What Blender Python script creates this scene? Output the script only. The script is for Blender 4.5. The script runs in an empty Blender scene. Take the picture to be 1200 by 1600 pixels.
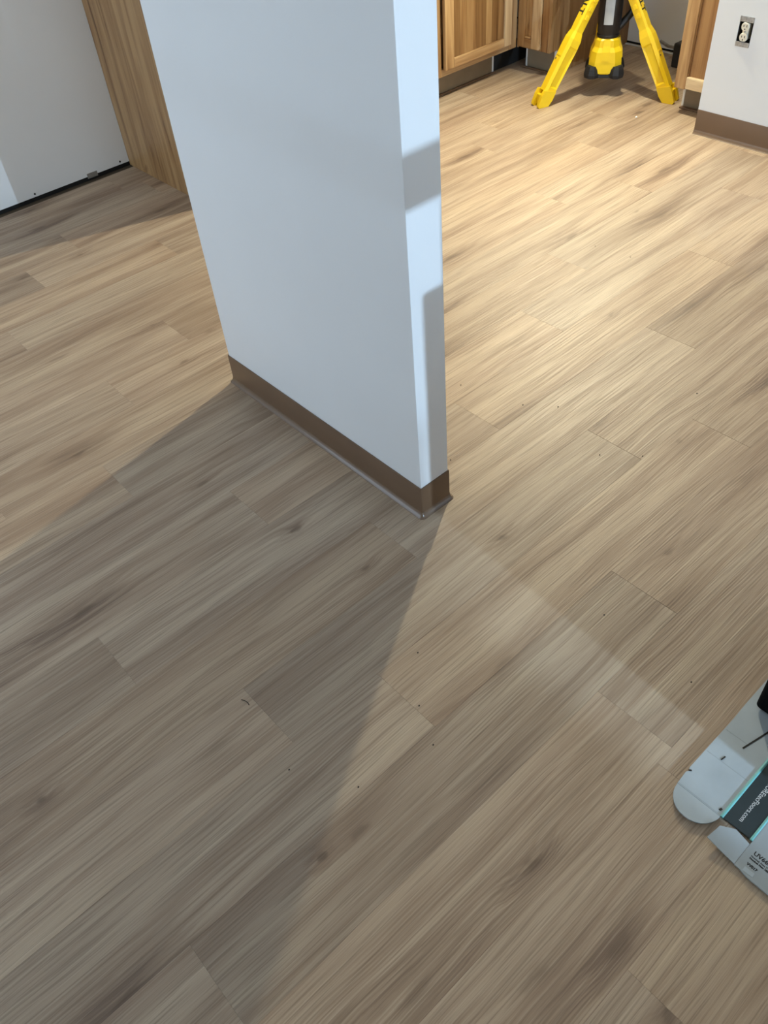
import bpy, bmesh, math, random
from mathutils import Vector, Matrix

random.seed(7)
scene = bpy.context.scene
COL = scene.collection
PI = math.pi

# ------------------------------------------------------------------ camera
F_PX = 1272.98
CAM_POS = Vector((-0.982992, -1.105987, 1.56))
R0 = Vector((0.73986, -0.668805, -0.072845))     # camera right
R1 = Vector((-0.518947, -0.498444, -0.69444))    # camera down
R2 = Vector((0.428136, 0.551591, -0.715854))     # camera forward
cam_data = bpy.data.cameras.new('camera')
cam = bpy.data.objects.new('camera', cam_data)
COL.objects.link(cam)
cam.matrix_world = Matrix(((R0.x, -R1.x, -R2.x, CAM_POS.x),
                           (R0.y, -R1.y, -R2.y, CAM_POS.y),
                           (R0.z, -R1.z, -R2.z, CAM_POS.z),
                           (0, 0, 0, 1)))
cam_data.sensor_fit = 'HORIZONTAL'
cam_data.sensor_width = 36.0
cam_data.lens = F_PX / 1200.0 * 36.0
cam_data.clip_start = 0.02
scene.camera = cam

# ------------------------------------------------------------------ world and light levels
world = bpy.data.worlds.new('world')
scene.world = world
world.use_nodes = True
bg = world.node_tree.nodes['Background']
bg.inputs['Color'].default_value = (0.70, 0.85, 1.0, 1)   # daylight outside the wide opening in the left wall
bg.inputs['Strength'].default_value = 2.7

LAMP_POS = Vector((2.49, 1.40, 1.50))      # lens of the tripod work light
LAMP_STRENGTH = 3250.0
LAMP_COLOR = (1.0, 0.91, 0.655, 1)
LAMP_DIR = Vector((-0.84, -0.38, -0.39)).normalized()
FLOOD_POS = Vector((-0.20, -3.9, 0.80))     # second work light behind the camera
FLOOD_WATTS = 440.0
FLOOD_COLOR = (0.56, 0.78, 1.0)

scene.cycles.max_bounces = 7
scene.cycles.diffuse_bounces = 4
scene.cycles.glossy_bounces = 3
vs = scene.view_settings
vs.view_transform = 'Standard'
vs.look = 'None'
vs.exposure = 0.0
vs.gamma = 1.0
vs.use_curve_mapping = False

# ------------------------------------------------------------------ materials
MATS = {}


def new_mat(name):
    m = bpy.data.materials.new(name)
    m.use_nodes = True
    MATS[name] = m
    return m, m.node_tree, m.node_tree.nodes['Principled BSDF']


def nd(t, kind, **kw):
    n = t.nodes.new(kind)
    for k, v in kw.items():
        setattr(n, k, v)
    return n


def math_node(t, op, a, b=None, clamp=False):
    n = t.nodes.new('ShaderNodeMath')
    n.operation = op
    n.use_clamp = clamp
    for i, v in ((0, a), (1, b)):
        if v is None:
            continue
        if isinstance(v, (int, float)):
            n.inputs[i].default_value = v
        else:
            t.links.new(v, n.inputs[i])
    return n.outputs[0]


def mix_col(t, fac, a, b, blend='MIX'):
    n = t.nodes.new('ShaderNodeMix')
    n.data_type = 'RGBA'
    n.blend_type = blend
    for idx, v in ((0, fac), (6, a), (7, b)):
        if isinstance(v, (int, float)):
            n.inputs[idx].default_value = v
        elif isinstance(v, tuple):
            n.inputs[idx].default_value = v
        else:
            t.links.new(v, n.inputs[idx])
    return n.outputs[2]


def noise(t, vec, scale=1.0, detail=3.0, rough=0.5, dist=0.0):
    n = t.nodes.new('ShaderNodeTexNoise')
    n.inputs['Scale'].default_value = scale
    n.inputs['Detail'].default_value = detail
    n.inputs['Roughness'].default_value = rough
    n.inputs['Distortion'].default_value = dist
    t.links.new(vec, n.inputs['Vector'])
    return n.outputs['Fac']


def maprange(t, v, a, b, c=0.0, d=1.0, smooth=True):
    n = t.nodes.new('ShaderNodeMapRange')
    n.interpolation_type = 'SMOOTHSTEP' if smooth else 'LINEAR'
    for i, x in enumerate((a, b, c, d)):
        n.inputs[1 + i].default_value = x
    t.links.new(v, n.inputs[0])
    return n.outputs[0]


def combine(t, x, y, z):
    n = t.nodes.new('ShaderNodeCombineXYZ')
    for i, v in enumerate((x, y, z)):
        if isinstance(v, (int, float)):
            n.inputs[i].default_value = v
        else:
            t.links.new(v, n.inputs[i])
    return n.outputs[0]


def ramp(t, fac, stops):
    n = t.nodes.new('ShaderNodeValToRGB')
    e = n.color_ramp.elements
    while len(e) < len(stops):
        e.new(0.5)
    for i, (p, c) in enumerate(stops):
        e[i].position = p
        e[i].color = (*c, 1)
    t.links.new(fac, n.inputs[0])
    return n.outputs[0]


def bump(t, height, strength, distance, bsdf, prev=None):
    n = t.nodes.new('ShaderNodeBump')
    n.inputs['Strength'].default_value = strength
    n.inputs['Distance'].default_value = distance
    t.links.new(height, n.inputs['Height'])
    t.links.new(n.outputs[0], bsdf.inputs['Normal'])


def plain(name, col, rough=0.5, metal=0.0, spec=0.5, vary=0.06, vscale=30.0, bmp=0.0, bscale=300.0):
    m, t, b = new_mat(name)
    tc = nd(t, 'ShaderNodeTexCoord')
    f = noise(t, tc.outputs['Object'], vscale, 4.0)
    lo = tuple(c * (1 - vary) for c in col)
    hi = tuple(min(1.0, c * (1 + vary)) for c in col)
    c = ramp(t, f, [(0.3, lo), (0.7, hi)])
    t.links.new(c, b.inputs['Base Color'])
    b.inputs['Roughness'].default_value = rough
    b.inputs['Metallic'].default_value = metal
    b.inputs['Specular IOR Level'].default_value = spec
    if bmp > 0:
        bump(t, noise(t, tc.outputs['Object'], bscale, 2.0), bmp, 0.001, b)
    return m


# (x, y, half length, half width, strength) of the knots seen in the floor
KNOTS = [(-0.257, 0.217, 0.020, 0.010, 0.90), (-0.216, -0.015, 0.018, 0.009, 0.80), (0.100, -0.191, 0.020, 0.012, 0.80), (0.348, -0.515, 0.022, 0.011, 0.70), (-0.330, 0.552, 0.024, 0.010, 0.70), (-0.471, -0.783, 0.030, 0.009, 0.90), (-0.665, -0.510, 0.035, 0.010, 0.75), (-0.743, -0.497, 0.014, 0.009, 1.00), (-1.098, -0.005, 0.016, 0.010, 0.90), (0.715, -0.512, 0.050, 0.014, 0.45), (1.318, 0.066, 0.050, 0.016, 0.50), (-0.045, 1.105, 0.018, 0.008, 0.80), (0.067, 2.080, 0.020, 0.008, 0.70), (0.326, 1.903, 0.020, 0.008, 0.70), (1.104, 0.228, 0.018, 0.008, 0.60), (2.107, 1.666, 0.022, 0.008, 0.50), (2.313, 1.324, 0.022, 0.008, 0.50), (-0.469, -0.976, 0.035, 0.012, 0.60), (-0.494, -1.092, 0.020, 0.012, 0.90), (1.765, 0.603, 0.020, 0.006, 0.50), (-0.339, 1.458, 0.050, 0.010, 0.50), (0.710, -0.299, 0.020, 0.010, 0.50)]


def oak_floor(name, knots):
    m, t, b = new_mat(name)
    tc = nd(t, 'ShaderNodeTexCoord')
    oi = nd(t, 'ShaderNodeObjectInfo')
    sep = nd(t, 'ShaderNodeSeparateXYZ')
    t.links.new(tc.outputs['Object'], sep.inputs[0])
    r = oi.outputs['Random']
    x = math_node(t, 'ADD', sep.outputs[0], math_node(t, 'MULTIPLY', r, 57.0))
    y = math_node(t, 'ADD', sep.outputs[1], math_node(t, 'MULTIPLY', r, 23.0))
    z = math_node(t, 'MULTIPLY', r, 11.0)
    # knots: sparse, stretched along the plank
    kv = combine(t, math_node(t, 'MULTIPLY', x, 0.85), math_node(t, 'MULTIPLY', y, 2.9), z)
    vor = nd(t, 'ShaderNodeTexVoronoi', voronoi_dimensions='2D')
    vor.inputs['Scale'].default_value = 1.0
    t.links.new(kv, vor.inputs['Vector'])
    kd = math_node(t, 'ADD', vor.outputs['Distance'],
                   math_node(t, 'MULTIPLY', math_node(t, 'SUBTRACT', noise(t, combine(t, math_node(t, 'MULTIPLY', x, 14.0), math_node(t, 'MULTIPLY', y, 60.0), z), 1.0, 3.0), 0.5), 0.09))
    knot = maprange(t, kd, 0.005, 0.042, 1.0, 0.0)
    halo = maprange(t, kd, 0.02, 0.20, 1.0, 0.0)
    # individual knots, where the laid planks have them
    geo = nd(t, 'ShaderNodeNewGeometry')
    wob = nd(t, 'ShaderNodeTexNoise')
    wob.inputs['Scale'].default_value = 22.0
    wob.inputs['Detail'].default_value = 3.0
    t.links.new(geo.outputs['Position'], wob.inputs['Vector'])
    wv = nd(t, 'ShaderNodeVectorMath', operation='MULTIPLY_ADD')
    t.links.new(wob.outputs['Color'], wv.inputs[0])
    wv.inputs[1].default_value = (0.050, 0.014, 0.0)
    t.links.new(geo.outputs['Position'], wv.inputs[2])
    hsum = None
    csum = None
    for kx, ky, sx, sy, st in knots:
        dvn = nd(t, 'ShaderNodeVectorMath', operation='SUBTRACT')
        t.links.new(wv.outputs[0], dvn.inputs[0])
        dvn.inputs[1].default_value = (kx + 0.025, ky + 0.007, 0.0)
        dvs = nd(t, 'ShaderNodeVectorMath', operation='MULTIPLY')
        t.links.new(dvn.outputs[0], dvs.inputs[0])
        dvs.inputs[1].default_value = (1 / sx, 1 / sy, 0.0)
        ln = nd(t, 'ShaderNodeVectorMath', operation='LENGTH')
        t.links.new(dvs.outputs[0], ln.inputs[0])
        h1 = maprange(t, ln.outputs['Value'], 0.1, 4.2, st, 0.0)
        c1 = maprange(t, ln.outputs['Value'], 0.25, 1.15, st, 0.0)
        hsum = h1 if hsum is None else math_node(t, 'MAXIMUM', hsum, h1)
        csum = c1 if csum is None else math_node(t, 'MAXIMUM', csum, c1)
    if knots:
        knot = math_node(t, 'MAXIMUM', math_node(t, 'MULTIPLY', knot, 0.6), csum)
        halo = math_node(t, 'MAXIMUM', math_node(t, 'MULTIPLY', halo, 0.6), hsum)
    # flowing grain lines, bent around knots
    warp = math_node(t, 'MULTIPLY', math_node(t, 'SUBTRACT', noise(t, combine(t, math_node(t, 'MULTIPLY', x, 1.6), math_node(t, 'MULTIPLY', y, 5.0), z), 1.0, 2.0), 0.5), 0.055)
    yw = math_node(t, 'ADD', y, math_node(t, 'ADD', warp, math_node(t, 'MULTIPLY', halo, 0.018)))
    broad = noise(t, combine(t, math_node(t, 'MULTIPLY', x, 1.1), math_node(t, 'MULTIPLY', yw, 17.0), z), 1.0, 3.0, 0.55)
    streak = noise(t, combine(t, math_node(t, 'MULTIPLY', x, 2.4), math_node(t, 'MULTIPLY', yw, 85.0), z), 1.0, 4.0, 0.6)
    wav = nd(t, 'ShaderNodeTexWave', bands_direction='Y')
    wav.inputs['Scale'].default_value = 1.0
    wav.inputs['Distortion'].default_value = 2.2
    wav.inputs['Detail'].default_value = 2.0
    wav.inputs['Detail Scale'].default_value = 1.5
    t.links.new(combine(t, math_node(t, 'MULTIPLY', x, 1.2), math_node(t, 'MULTIPLY', yw, 48.0), z), wav.inputs['Vector'])
    cath = math_node(t, 'MULTIPLY', wav.outputs['Fac'],
                     maprange(t, noise(t, combine(t, math_node(t, 'MULTIPLY', x, 1.3), math_node(t, 'MULTIPLY', y, 6.0), math_node(t, 'ADD', z, 7.0)), 1.0, 1.0), 0.56, 0.68))
    pores = noise(t, combine(t, math_node(t, 'MULTIPLY', x, 5.0), math_node(t, 'MULTIPLY', math_node(t, 'ADD', y, math_node(t, 'MULTIPLY', warp, 0.5)), 290.0), z), 1.0, 2.0, 0.55)
    pore_d = maprange(t, pores, 0.50, 0.34)
    dash = maprange(t, noise(t, combine(t, math_node(t, 'MULTIPLY', x, 5.0), math_node(t, 'MULTIPLY', yw, 95.0), math_node(t, 'ADD', z, 3.0)), 1.0, 2.0), 0.70, 0.78)
    f = math_node(t, 'ADD', math_node(t, 'MULTIPLY', broad, 0.68), math_node(t, 'MULTIPLY', streak, 0.32))
    f = math_node(t, 'SUBTRACT', f, math_node(t, 'MULTIPLY', cath, 0.07))
    f = math_node(t, 'SUBTRACT', f, math_node(t, 'MULTIPLY', halo, 0.13))
    c = ramp(t, f, [(0.29, (0.225, 0.153, 0.106)), (0.41, (0.385, 0.279, 0.193)),
                    (0.52, (0.490, 0.374, 0.268)), (0.67, (0.605, 0.483, 0.348))])
    red = maprange(t, noise(t, combine(t, math_node(t, 'MULTIPLY', x, 0.8), math_node(t, 'MULTIPLY', yw, 9.0), math_node(t, 'ADD', z, 5.0)), 1.0, 2.0), 0.45, 0.70)
    c = mix_col(t, math_node(t, 'MULTIPLY', red, 0.45), c, (0.33, 0.225, 0.155, 1))
    c = mix_col(t, math_node(t, 'MULTIPLY', pore_d, 0.42), c, (0.20, 0.145, 0.10, 1))
    c = mix_col(t, math_node(t, 'MULTIPLY', maprange(t, pores, 0.58, 0.68), 0.22), c, (0.68, 0.57, 0.43, 1))  # highlights on the grain ridges, put into the colour
    c = mix_col(t, math_node(t, 'MULTIPLY', dash, 0.45), c, (0.22, 0.155, 0.10, 1))
    c = mix_col(t, math_node(t, 'MULTIPLY', knot, 0.62), c, (0.13, 0.085, 0.055, 1))
    c = mix_col(t, 1.0, c, oi.outputs['Color'], 'MULTIPLY')
    t.links.new(c, b.inputs['Base Color'])
    t.links.new(maprange(t, pores, 0.2, 0.8, 0.58, 0.46), b.inputs['Roughness'])
    b.inputs['Specular IOR Level'].default_value = 0.5
    h = math_node(t, 'ADD', pores, math_node(t, 'MULTIPLY', streak, 0.6))
    bump(t, h, 0.75, 0.0012, b)
    return m


def hickory(name, axis):
    """cabinet wood; grain runs along the named axis"""
    m, t, b = new_mat(name)
    tc = nd(t, 'ShaderNodeTexCoord')
    oi = nd(t, 'ShaderNodeObjectInfo')
    sep = nd(t, 'ShaderNodeSeparateXYZ')
    t.links.new(tc.outputs['Object'], sep.inputs[0])
    r = oi.outputs['Random']
    sc = {'x': (1.3, 24.0, 24.0), 'y': (24.0, 1.3, 24.0), 'z': (24.0, 24.0, 1.3)}[axis]
    fn = {'x': (7.0, 300.0, 300.0), 'y': (300.0, 7.0, 300.0), 'z': (300.0, 300.0, 7.0)}[axis]
    kn = {'x': (2.0, 7.0, 7.0), 'y': (7.0, 2.0, 7.0), 'z': (7.0, 7.0, 2.0)}[axis]
    off = [math_node(t, 'MULTIPLY', r, k) for k in (41.0, 17.0, 29.0)]
    p = [math_node(t, 'ADD', sep.outputs[i], off[i]) for i in range(3)]

    def vec(s):
        return combine(t, *[math_node(t, 'MULTIPLY', p[i], s[i]) for i in range(3)])
    g = noise(t, vec(sc), 1.0, 4.0, 0.6, 0.8)
    fine = noise(t, vec(fn), 1.0, 2.0)
    kno = maprange(t, noise(t, vec(kn), 1.0, 2.0, 0.5, 1.2), 0.68, 0.76)
    c = ramp(t, g, [(0.30, (0.14, 0.070, 0.032)), (0.42, (0.31, 0.185, 0.092)), (0.60, (0.43, 0.290, 0.160))])
    c = mix_col(t, math_node(t, 'MULTIPLY', maprange(t, fine, 0.45, 0.3), 0.25), c, (0.25, 0.14, 0.06, 1))
    c = mix_col(t, math_node(t, 'MULTIPLY', kno, 0.7), c, (0.14, 0.065, 0.03, 1))
    c = mix_col(t, 1.0, c, oi.outputs['Color'], 'MULTIPLY')
    t.links.new(c, b.inputs['Base Color'])
    b.inputs['Roughness'].default_value = 0.36
    bump(t, fine, 0.15, 0.0006, b)
    return m


def paint(name, col, rough=0.45):
    m, t, b = new_mat(name)
    tc = nd(t, 'ShaderNodeTexCoord')
    f = noise(t, tc.outputs['Object'], 2.2, 4.0)
    c = ramp(t, f, [(0.3, tuple(k * 0.965 for k in col)), (0.7, col)])
    t.links.new(c, b.inputs['Base Color'])
    b.inputs['Roughness'].default_value = rough
    bump(t, noise(t, tc.outputs['Object'], 170.0, 3.0), 0.10, 0.0010, b)
    return m


oak_floor('oak_plank', [])
for ax in 'xyz':
    hickory('hickory_' + ax, ax)
paint('wall_paint', (0.80, 0.825, 0.85))
paint('drywall', (0.76, 0.765, 0.76), 0.7)
paint('ceiling_paint', (0.56, 0.57, 0.58), 0.8)
plain('cove_vinyl', (0.150, 0.090, 0.052), 0.34, vary=0.05, vscale=8)
plain('cove_toe', (0.165, 0.108, 0.070), 0.24, spec=0.7, vary=0.05, vscale=8)  # lighter than the cove above: part of the toe's sheen is in the colour
plain('subfloor', (0.10, 0.075, 0.05), 0.9)
plain('gap_shade', (0.010, 0.009, 0.008), 0.9)  # near black: the shade of gaps and recesses is put into the colour
plain('yellow_plastic', (0.86, 0.58, 0.012), 0.38, vary=0.03, vscale=20)
plain('black_plastic', (0.012, 0.012, 0.013), 0.38, vary=0.2)
plain('black_rubber', (0.010, 0.010, 0.011), 0.6, vary=0.2)
plain('matte_black', (0.004, 0.004, 0.0045), 0.9, spec=0.12, vary=0.2)
plain('grey_lens', (0.42, 0.44, 0.45), 0.22, vary=0.06)
plain('black_print', (0.012, 0.012, 0.012), 0.6)
plain('white_print', (0.72, 0.76, 0.78), 0.6)
plain('carton_white', (0.44, 0.51, 0.56), 0.55, vary=0.07, vscale=14, bmp=0.05, bscale=60)
plain('carton_label', (0.36, 0.41, 0.44), 0.5, vary=0.05, vscale=14, bmp=0.05, bscale=60)
plain('carton_charcoal', (0.034, 0.050, 0.058), 0.42, vary=0.08)
plain('carton_teal', (0.18, 0.52, 0.52), 0.5)
plain('carton_core', (0.30, 0.25, 0.18), 0.8)
plain('galvanised', (0.45, 0.47, 0.49), 0.35, metal=0.85, vary=0.25, vscale=90)
plain('ivory_plastic', (0.80, 0.75, 0.62), 0.35, vary=0.03)
plain('toe_kick', (0.22, 0.17, 0.11), 0.6, vary=0.1, vscale=12)
plain('white_trim', (0.70, 0.70, 0.68), 0.5)
plain('grit', (0.02, 0.017, 0.014), 0.8)
plain('plaster', (0.82, 0.82, 0.80), 0.8)
plain('cardboard_grey', (0.22, 0.20, 0.17), 0.8)
plain('pine', (0.52, 0.37, 0.20), 0.6, vary=0.15, vscale=18)


def emitter(name, col, strength):
    m, t, b = new_mat(name)
    b.inputs['Base Color'].default_value = (0.8, 0.8, 0.8, 1)
    b.inputs['Emission Color'].default_value = col
    b.inputs['Emission Strength'].default_value = strength
    return m


emitter('lamp_lens', LAMP_COLOR, LAMP_STRENGTH)
emitter('flood_lens', (*FLOOD_COLOR, 1), 12.0)

# ------------------------------------------------------------------ mesh helpers (world coordinates)


def box(bm, x0, x1, y0, y1, z0, z1, bevel=0.0):
    vs_ = [bm.verts.new((x, y, z)) for x in (x0, x1) for y in (y0, y1) for z in (z0, z1)]
    idx = [(0, 1, 3, 2), (4, 6, 7, 5), (0, 4, 5, 1), (2, 3, 7, 6), (0, 2, 6, 4), (1, 5, 7, 3)]
    fs = [bm.faces.new([vs_[i] for i in f]) for f in idx]
    if bevel > 0:
        es = list({e for f in fs for e in f.edges})
        bmesh.ops.bevel(bm, geom=es, offset=bevel, segments=2, affect='EDGES', profile=0.6)


def obox(bm, o, ax, ay, az, x0, x1, y0, y1, z0, z1, bevel=0.0):
    """box in the frame (o, ax, ay, az)"""
    tmp = bmesh.new()
    box(tmp, x0, x1, y0, y1, z0, z1, bevel)
    append(bm, tmp, o, ax, ay, az)


def append(bm, tmp, o, ax, ay, az):
    mp = {}
    for v in tmp.verts:
        mp[v] = bm.verts.new(o + ax * v.co.x + ay * v.co.y + az * v.co.z)
    for f in tmp.faces:
        try:
            bm.faces.new([mp[v] for v in f.verts])
        except ValueError:
            pass
    tmp.free()


def loft(bm, rings, cap=True, closed=True):
    vr = [[bm.verts.new(p) for p in r] for r in rings]
    n = len(vr[0])
    out = []
    for a, b in zip(vr[:-1], vr[1:]):
        for i in range(n if closed else n - 1):
            j = (i + 1) % n
            out.append(bm.faces.new((a[i], a[j], b[j], b[i])))
    if cap and closed:
        bm.faces.new(list(reversed(vr[0])))
        bm.faces.new(vr[-1])
    return out


def circle(c, ax, ay, r, n=24, a0=0.0):
    return [c + ax * (r * math.cos(a0 + 2 * PI * i / n)) + ay * (r * math.sin(a0 + 2 * PI * i / n)) for i in range(n)]


X, Y, Z = Vector((1, 0, 0)), Vector((0, 1, 0)), Vector((0, 0, 1))


def lathe(bm, c, prof, n=28, ax=X, ay=Y, az=Z):
    loft(bm, [circle(c + az * h, ax, ay, max(r, 1e-4), n) for r, h in prof])


def tube(bm, pts, r, n=12, up=Z, flat=1.0):
    rings = []
    for i, p in enumerate(pts):
        a = pts[max(i - 1, 0)]
        b = pts[min(i + 1, len(pts) - 1)]
        d = (b - a).normalized()
        u = up if abs(d.dot(up)) < 0.97 else X
        s = d.cross(u).normalized()
        w = s.cross(d).normalized()
        rings.append([p + s * (r * math.cos(2 * PI * k / n)) + w * (r * flat * math.sin(2 * PI * k / n)) for k in range(n)])
    loft(bm, rings)


def prism(bm, pts, z0, z1):
    loft(bm, [[Vector((x, y, z0)) for x, y in pts], [Vector((x, y, z1)) for x, y in pts]])


def finish(bm, name, smooth=False):
    bmesh.ops.recalc_face_normals(bm, faces=bm.faces)
    me = bpy.data.meshes.new(name)
    if smooth:
        for f in bm.faces:
            f.smooth = True
    bm.to_mesh(me)
    bm.free()
    return me


def base_of(o):
    p = Vector((0, 0, 0))
    while o is not None:
        p = p + o.location
        o = o.parent
    return p


def obj(name, bm, mat, parent=None, smooth=False, color=None, origin=None):
    """link a bmesh given in world coordinates as one object; smooth = shade by angle"""
    pb = base_of(parent)
    org = Vector(origin) if origin is not None else pb
    for v in bm.verts:
        v.co -= org
    me = finish(bm, name, smooth)
    if smooth:
        try:
            me.set_sharp_from_angle(angle=math.radians(38))
        except Exception:
            pass
    me.materials.append(MATS[mat])
    o = bpy.data.objects.new(name, me)
    COL.objects.link(o)
    o.parent = parent
    o.location = org - pb
    if color is not None:
        o.color = (*color, 1)
    return o


def thing(name, label, cat, loc, group=None):
    o = bpy.data.objects.new(name, None)
    COL.objects.link(o)
    o.empty_display_size = 0.1
    o.location = loc
    o['label'] = label
    o['category'] = cat
    if group:
        o['group'] = group
    return o


def tag(o, label, cat, group=None):
    o['label'] = label
    o['category'] = cat
    if group:
        o['group'] = group
    return o


def struct(o, label=None):
    o['kind'] = 'structure'
    if label:
        o['label'] = label
    return o


def text_mesh(name, body, size, o, ax, ay, mat, parent, align='LEFT', bold=0.0, depth=0.0002):
    """flat lettering lying in the plane (ax, ay) at o"""
    cu = bpy.data.curves.new(name, 'FONT')
    cu.body = body
    cu.size = size
    cu.align_x = align
    cu.offset = bold
    cu.extrude = depth
    cu.resolution_u = 3
    tmp = bpy.data.objects.new(name + '_curve', cu)
    COL.objects.link(tmp)
    dg = bpy.context.evaluated_depsgraph_get()
    dg.update()
    me = bpy.data.meshes.new_from_object(tmp.evaluated_get(dg))
    bpy.data.objects.remove(tmp)
    az = ax.cross(ay)
    pb = base_of(parent)
    for v in me.vertices:
        c = v.co.copy()
        v.co = o + ax * c.x + ay * c.y + az * c.z - pb
    me.materials.clear()
    me.materials.append(MATS[mat])
    ob = bpy.data.objects.new(name, me)
    COL.objects.link(ob)
    ob.parent = parent
    return ob


# ------------------------------------------------------------------ floor: subfloor with vinyl planks
X_MIN, X_MAX, Y_MIN, Y_MAX = -2.4, 3.405, -4.2, 2.735
bm = bmesh.new()
box(bm, X_MIN, X_MAX + 0.1, Y_MIN, Y_MAX + 0.1, -0.05, -0.0065)
floor = struct(obj('floor', bm, 'subfloor'), 'wood-look plank floor of light brown oak')

ROW_W, ROW_0, PLANK_L = 0.1845, 0.100, 1.22
JOINT = {-5: -0.09, -4: -1.018, -3: -0.40, -2: -0.64, -1: 1.12, 0: -0.81, 1: 0.924, 2: 1.283, 3: 1.94,
         4: -0.80, 5: -0.285, 6: 0.037, 7: 0.62, 8: -0.39, 9: 0.342, 10: -0.15, 11: 0.09, 12: -0.62, 13: 0.5, 14: 0.0}
TONE = {(-1, 1.12): 0.84, (2, 1.283): 0.93, (-3, -0.40): 0.95, (-2, -0.64): 0.88, (-2, -1.86): 1.03,
        (-4, -1.018): 0.86, (-4, -2.238): 1.0, (-4, 0.202): 0.92, (0, -2.03): 0.90, (0, -0.81): 1.0, (-5, -1.31): 1.0,
        (-5, -0.09): 0.93, (1, -0.296): 1.08, (1, 0.924): 1.03, (6, 0.037): 0.90, (5, -0.285): 1.07,
        (6, -1.183): 1.05, (10, -1.37): 0.90, (11, 0.09): 1.05, (-3, 0.82): 0.88}
PLANK_MESH = {}


def plank_mesh(length):
    key = round(length, 3)
    if key not in PLANK_MESH:
        b = bmesh.new()
        g, e = 0.00008, 0.0003
        hx, hy = length / 2 - g, ROW_W / 2 - g
        zt = 0.0
        rings = [[Vector((sx * (hx - d), sy * (hy - d), z)) for sx, sy in ((-1, -1), (1, -1), (1, 1), (-1, 1))]
                 for d, z in ((0, -0.0065), (0, zt - 0.0003), (e, zt))]
        loft(b, rings)
        me = finish(b, 'plank')
        me.materials.append(MATS['oak_plank'])
        PLANK_MESH[key] = me
    return PLANK_MESH[key]


rng = random.Random(11)
for k in range(int((Y_MIN - ROW_0) / ROW_W), 15):
    y0 = ROW_0 + k * ROW_W
    if y0 + ROW_W > Y_MAX + 0.09:
        continue
    j = JOINT.get(k, rng.uniform(-1, 1))
    while j > X_MIN:
        j -= PLANK_L
    while j < X_MAX:
        a, b_ = max(j, X_MIN), min(j + PLANK_L, X_MAX + 0.05)
        if b_ - a > 0.03:
            o = bpy.data.objects.new('plank', plank_mesh(b_ - a))
            COL.objects.link(o)
            o.parent = floor
            o.location = ((a + b_) / 2, y0 + ROW_W / 2, 0)
            mine = [q for q in KNOTS if a <= q[0] < b_ and y0 <= q[1] < y0 + ROW_W]
            if mine:   # this plank has knots of its own
                o.material_slots[0].link = 'OBJECT'
                o.material_slots[0].material = oak_floor('oak_plank_with_knots', mine)
            tone = rng.uniform(0.92, 1.06)
            for (tk, tx), tv in TONE.items():
                if tk == k and abs(tx - j) < 0.06:
                    tone = tv
            w = rng.uniform(-0.025, 0.025)
            o.color = (tone * (1 + w), tone, tone * (1 - 1.3 * w), 1)
        j += PLANK_L

# ------------------------------------------------------------------ walls and ceiling
CEIL = 2.44
bm = bmesh.new()
box(bm, X_MIN, X_MAX + 0.1, Y_MIN, Y_MAX + 0.1, CEIL, CEIL + 0.1)
struct(obj('ceiling', bm, 'ceiling_paint'), 'white ceiling')

# wall end standing in the middle of the picture
PX0, PX1, PY0, PY1 = 0.011, 0.108, 0.011, 0.884
bm = bmesh.new()
box(bm, PX0, PX1, PY0, PY1, -0.006, CEIL, 0.0015)
struct(obj('wall_center', bm, 'wall_paint'), 'white painted wall end standing in the middle of the floor')

COVE = [(0.000, 0.000), (0.0135, 0.0), (0.0135, 0.0010), (0.0105, 0.0034), (0.0065, 0.0090), (0.0042, 0.0160),
        (0.0032, 0.0240), (0.0032, 0.0995), (0.0024, 0.1014), (0.0, 0.1016)]


def cove_ring(rect, prof, n=5):
    """closed cove base around a rectangular wall end"""
    x0, x1, y0, y1 = rect
    corners = [(x1, y0, -PI / 2), (x1, y1, 0.0), (x0, y1, PI / 2), (x0, y0, PI)]
    b = bmesh.new()
    loops = []
    for o_, z in prof:
        ring = []
        for cx, cy, a0 in corners:
            for i in range(n + 1):
                a = a0 + (PI / 2) * i / n
                ring.append(Vector((cx + (o_ + 0.0004) * math.cos(a), cy + (o_ + 0.0004) * math.sin(a), z)))
        loops.append(ring)
    loft(b, loops, cap=False)
    return b


base_c = struct(obj('baseboard_center', cove_ring((PX0, PX1, PY0, PY1), COVE[5:]), 'cove_vinyl', smooth=True),
                'brown vinyl cove base around the white wall end')
obj('toe', cove_ring((PX0, PX1, PY0, PY1), COVE[:6]), 'cove_toe', base_c, smooth=True)

# right wall with the outlet, hollow where the outlet box sits
RWX = 2.549
RY1 = 0.860
OUT_Y0, OUT_Y1, OUT_Z0, OUT_Z1 = 0.690, 0.752, 0.378, 0.487
bm = bmesh.new()
xs = RWX
ysl = [Y_MIN, OUT_Y0, OUT_Y1, RY1]
zsl = [-0.006, OUT_Z0, OUT_Z1, CEIL]
for i in range(3):
    for jj in range(3):
        if i == 1 and jj == 1:
            continue
        vv = [bm.verts.new((xs, y, z)) for y, z in ((ysl[i], zsl[jj]), (ysl[i + 1], zsl[jj]), (ysl[i + 1], zsl[jj + 1]), (ysl[i], zsl[jj + 1]))]
        bm.faces.new(vv)
bmesh.ops.remove_doubles(bm, verts=bm.verts, dist=1e-5)
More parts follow.
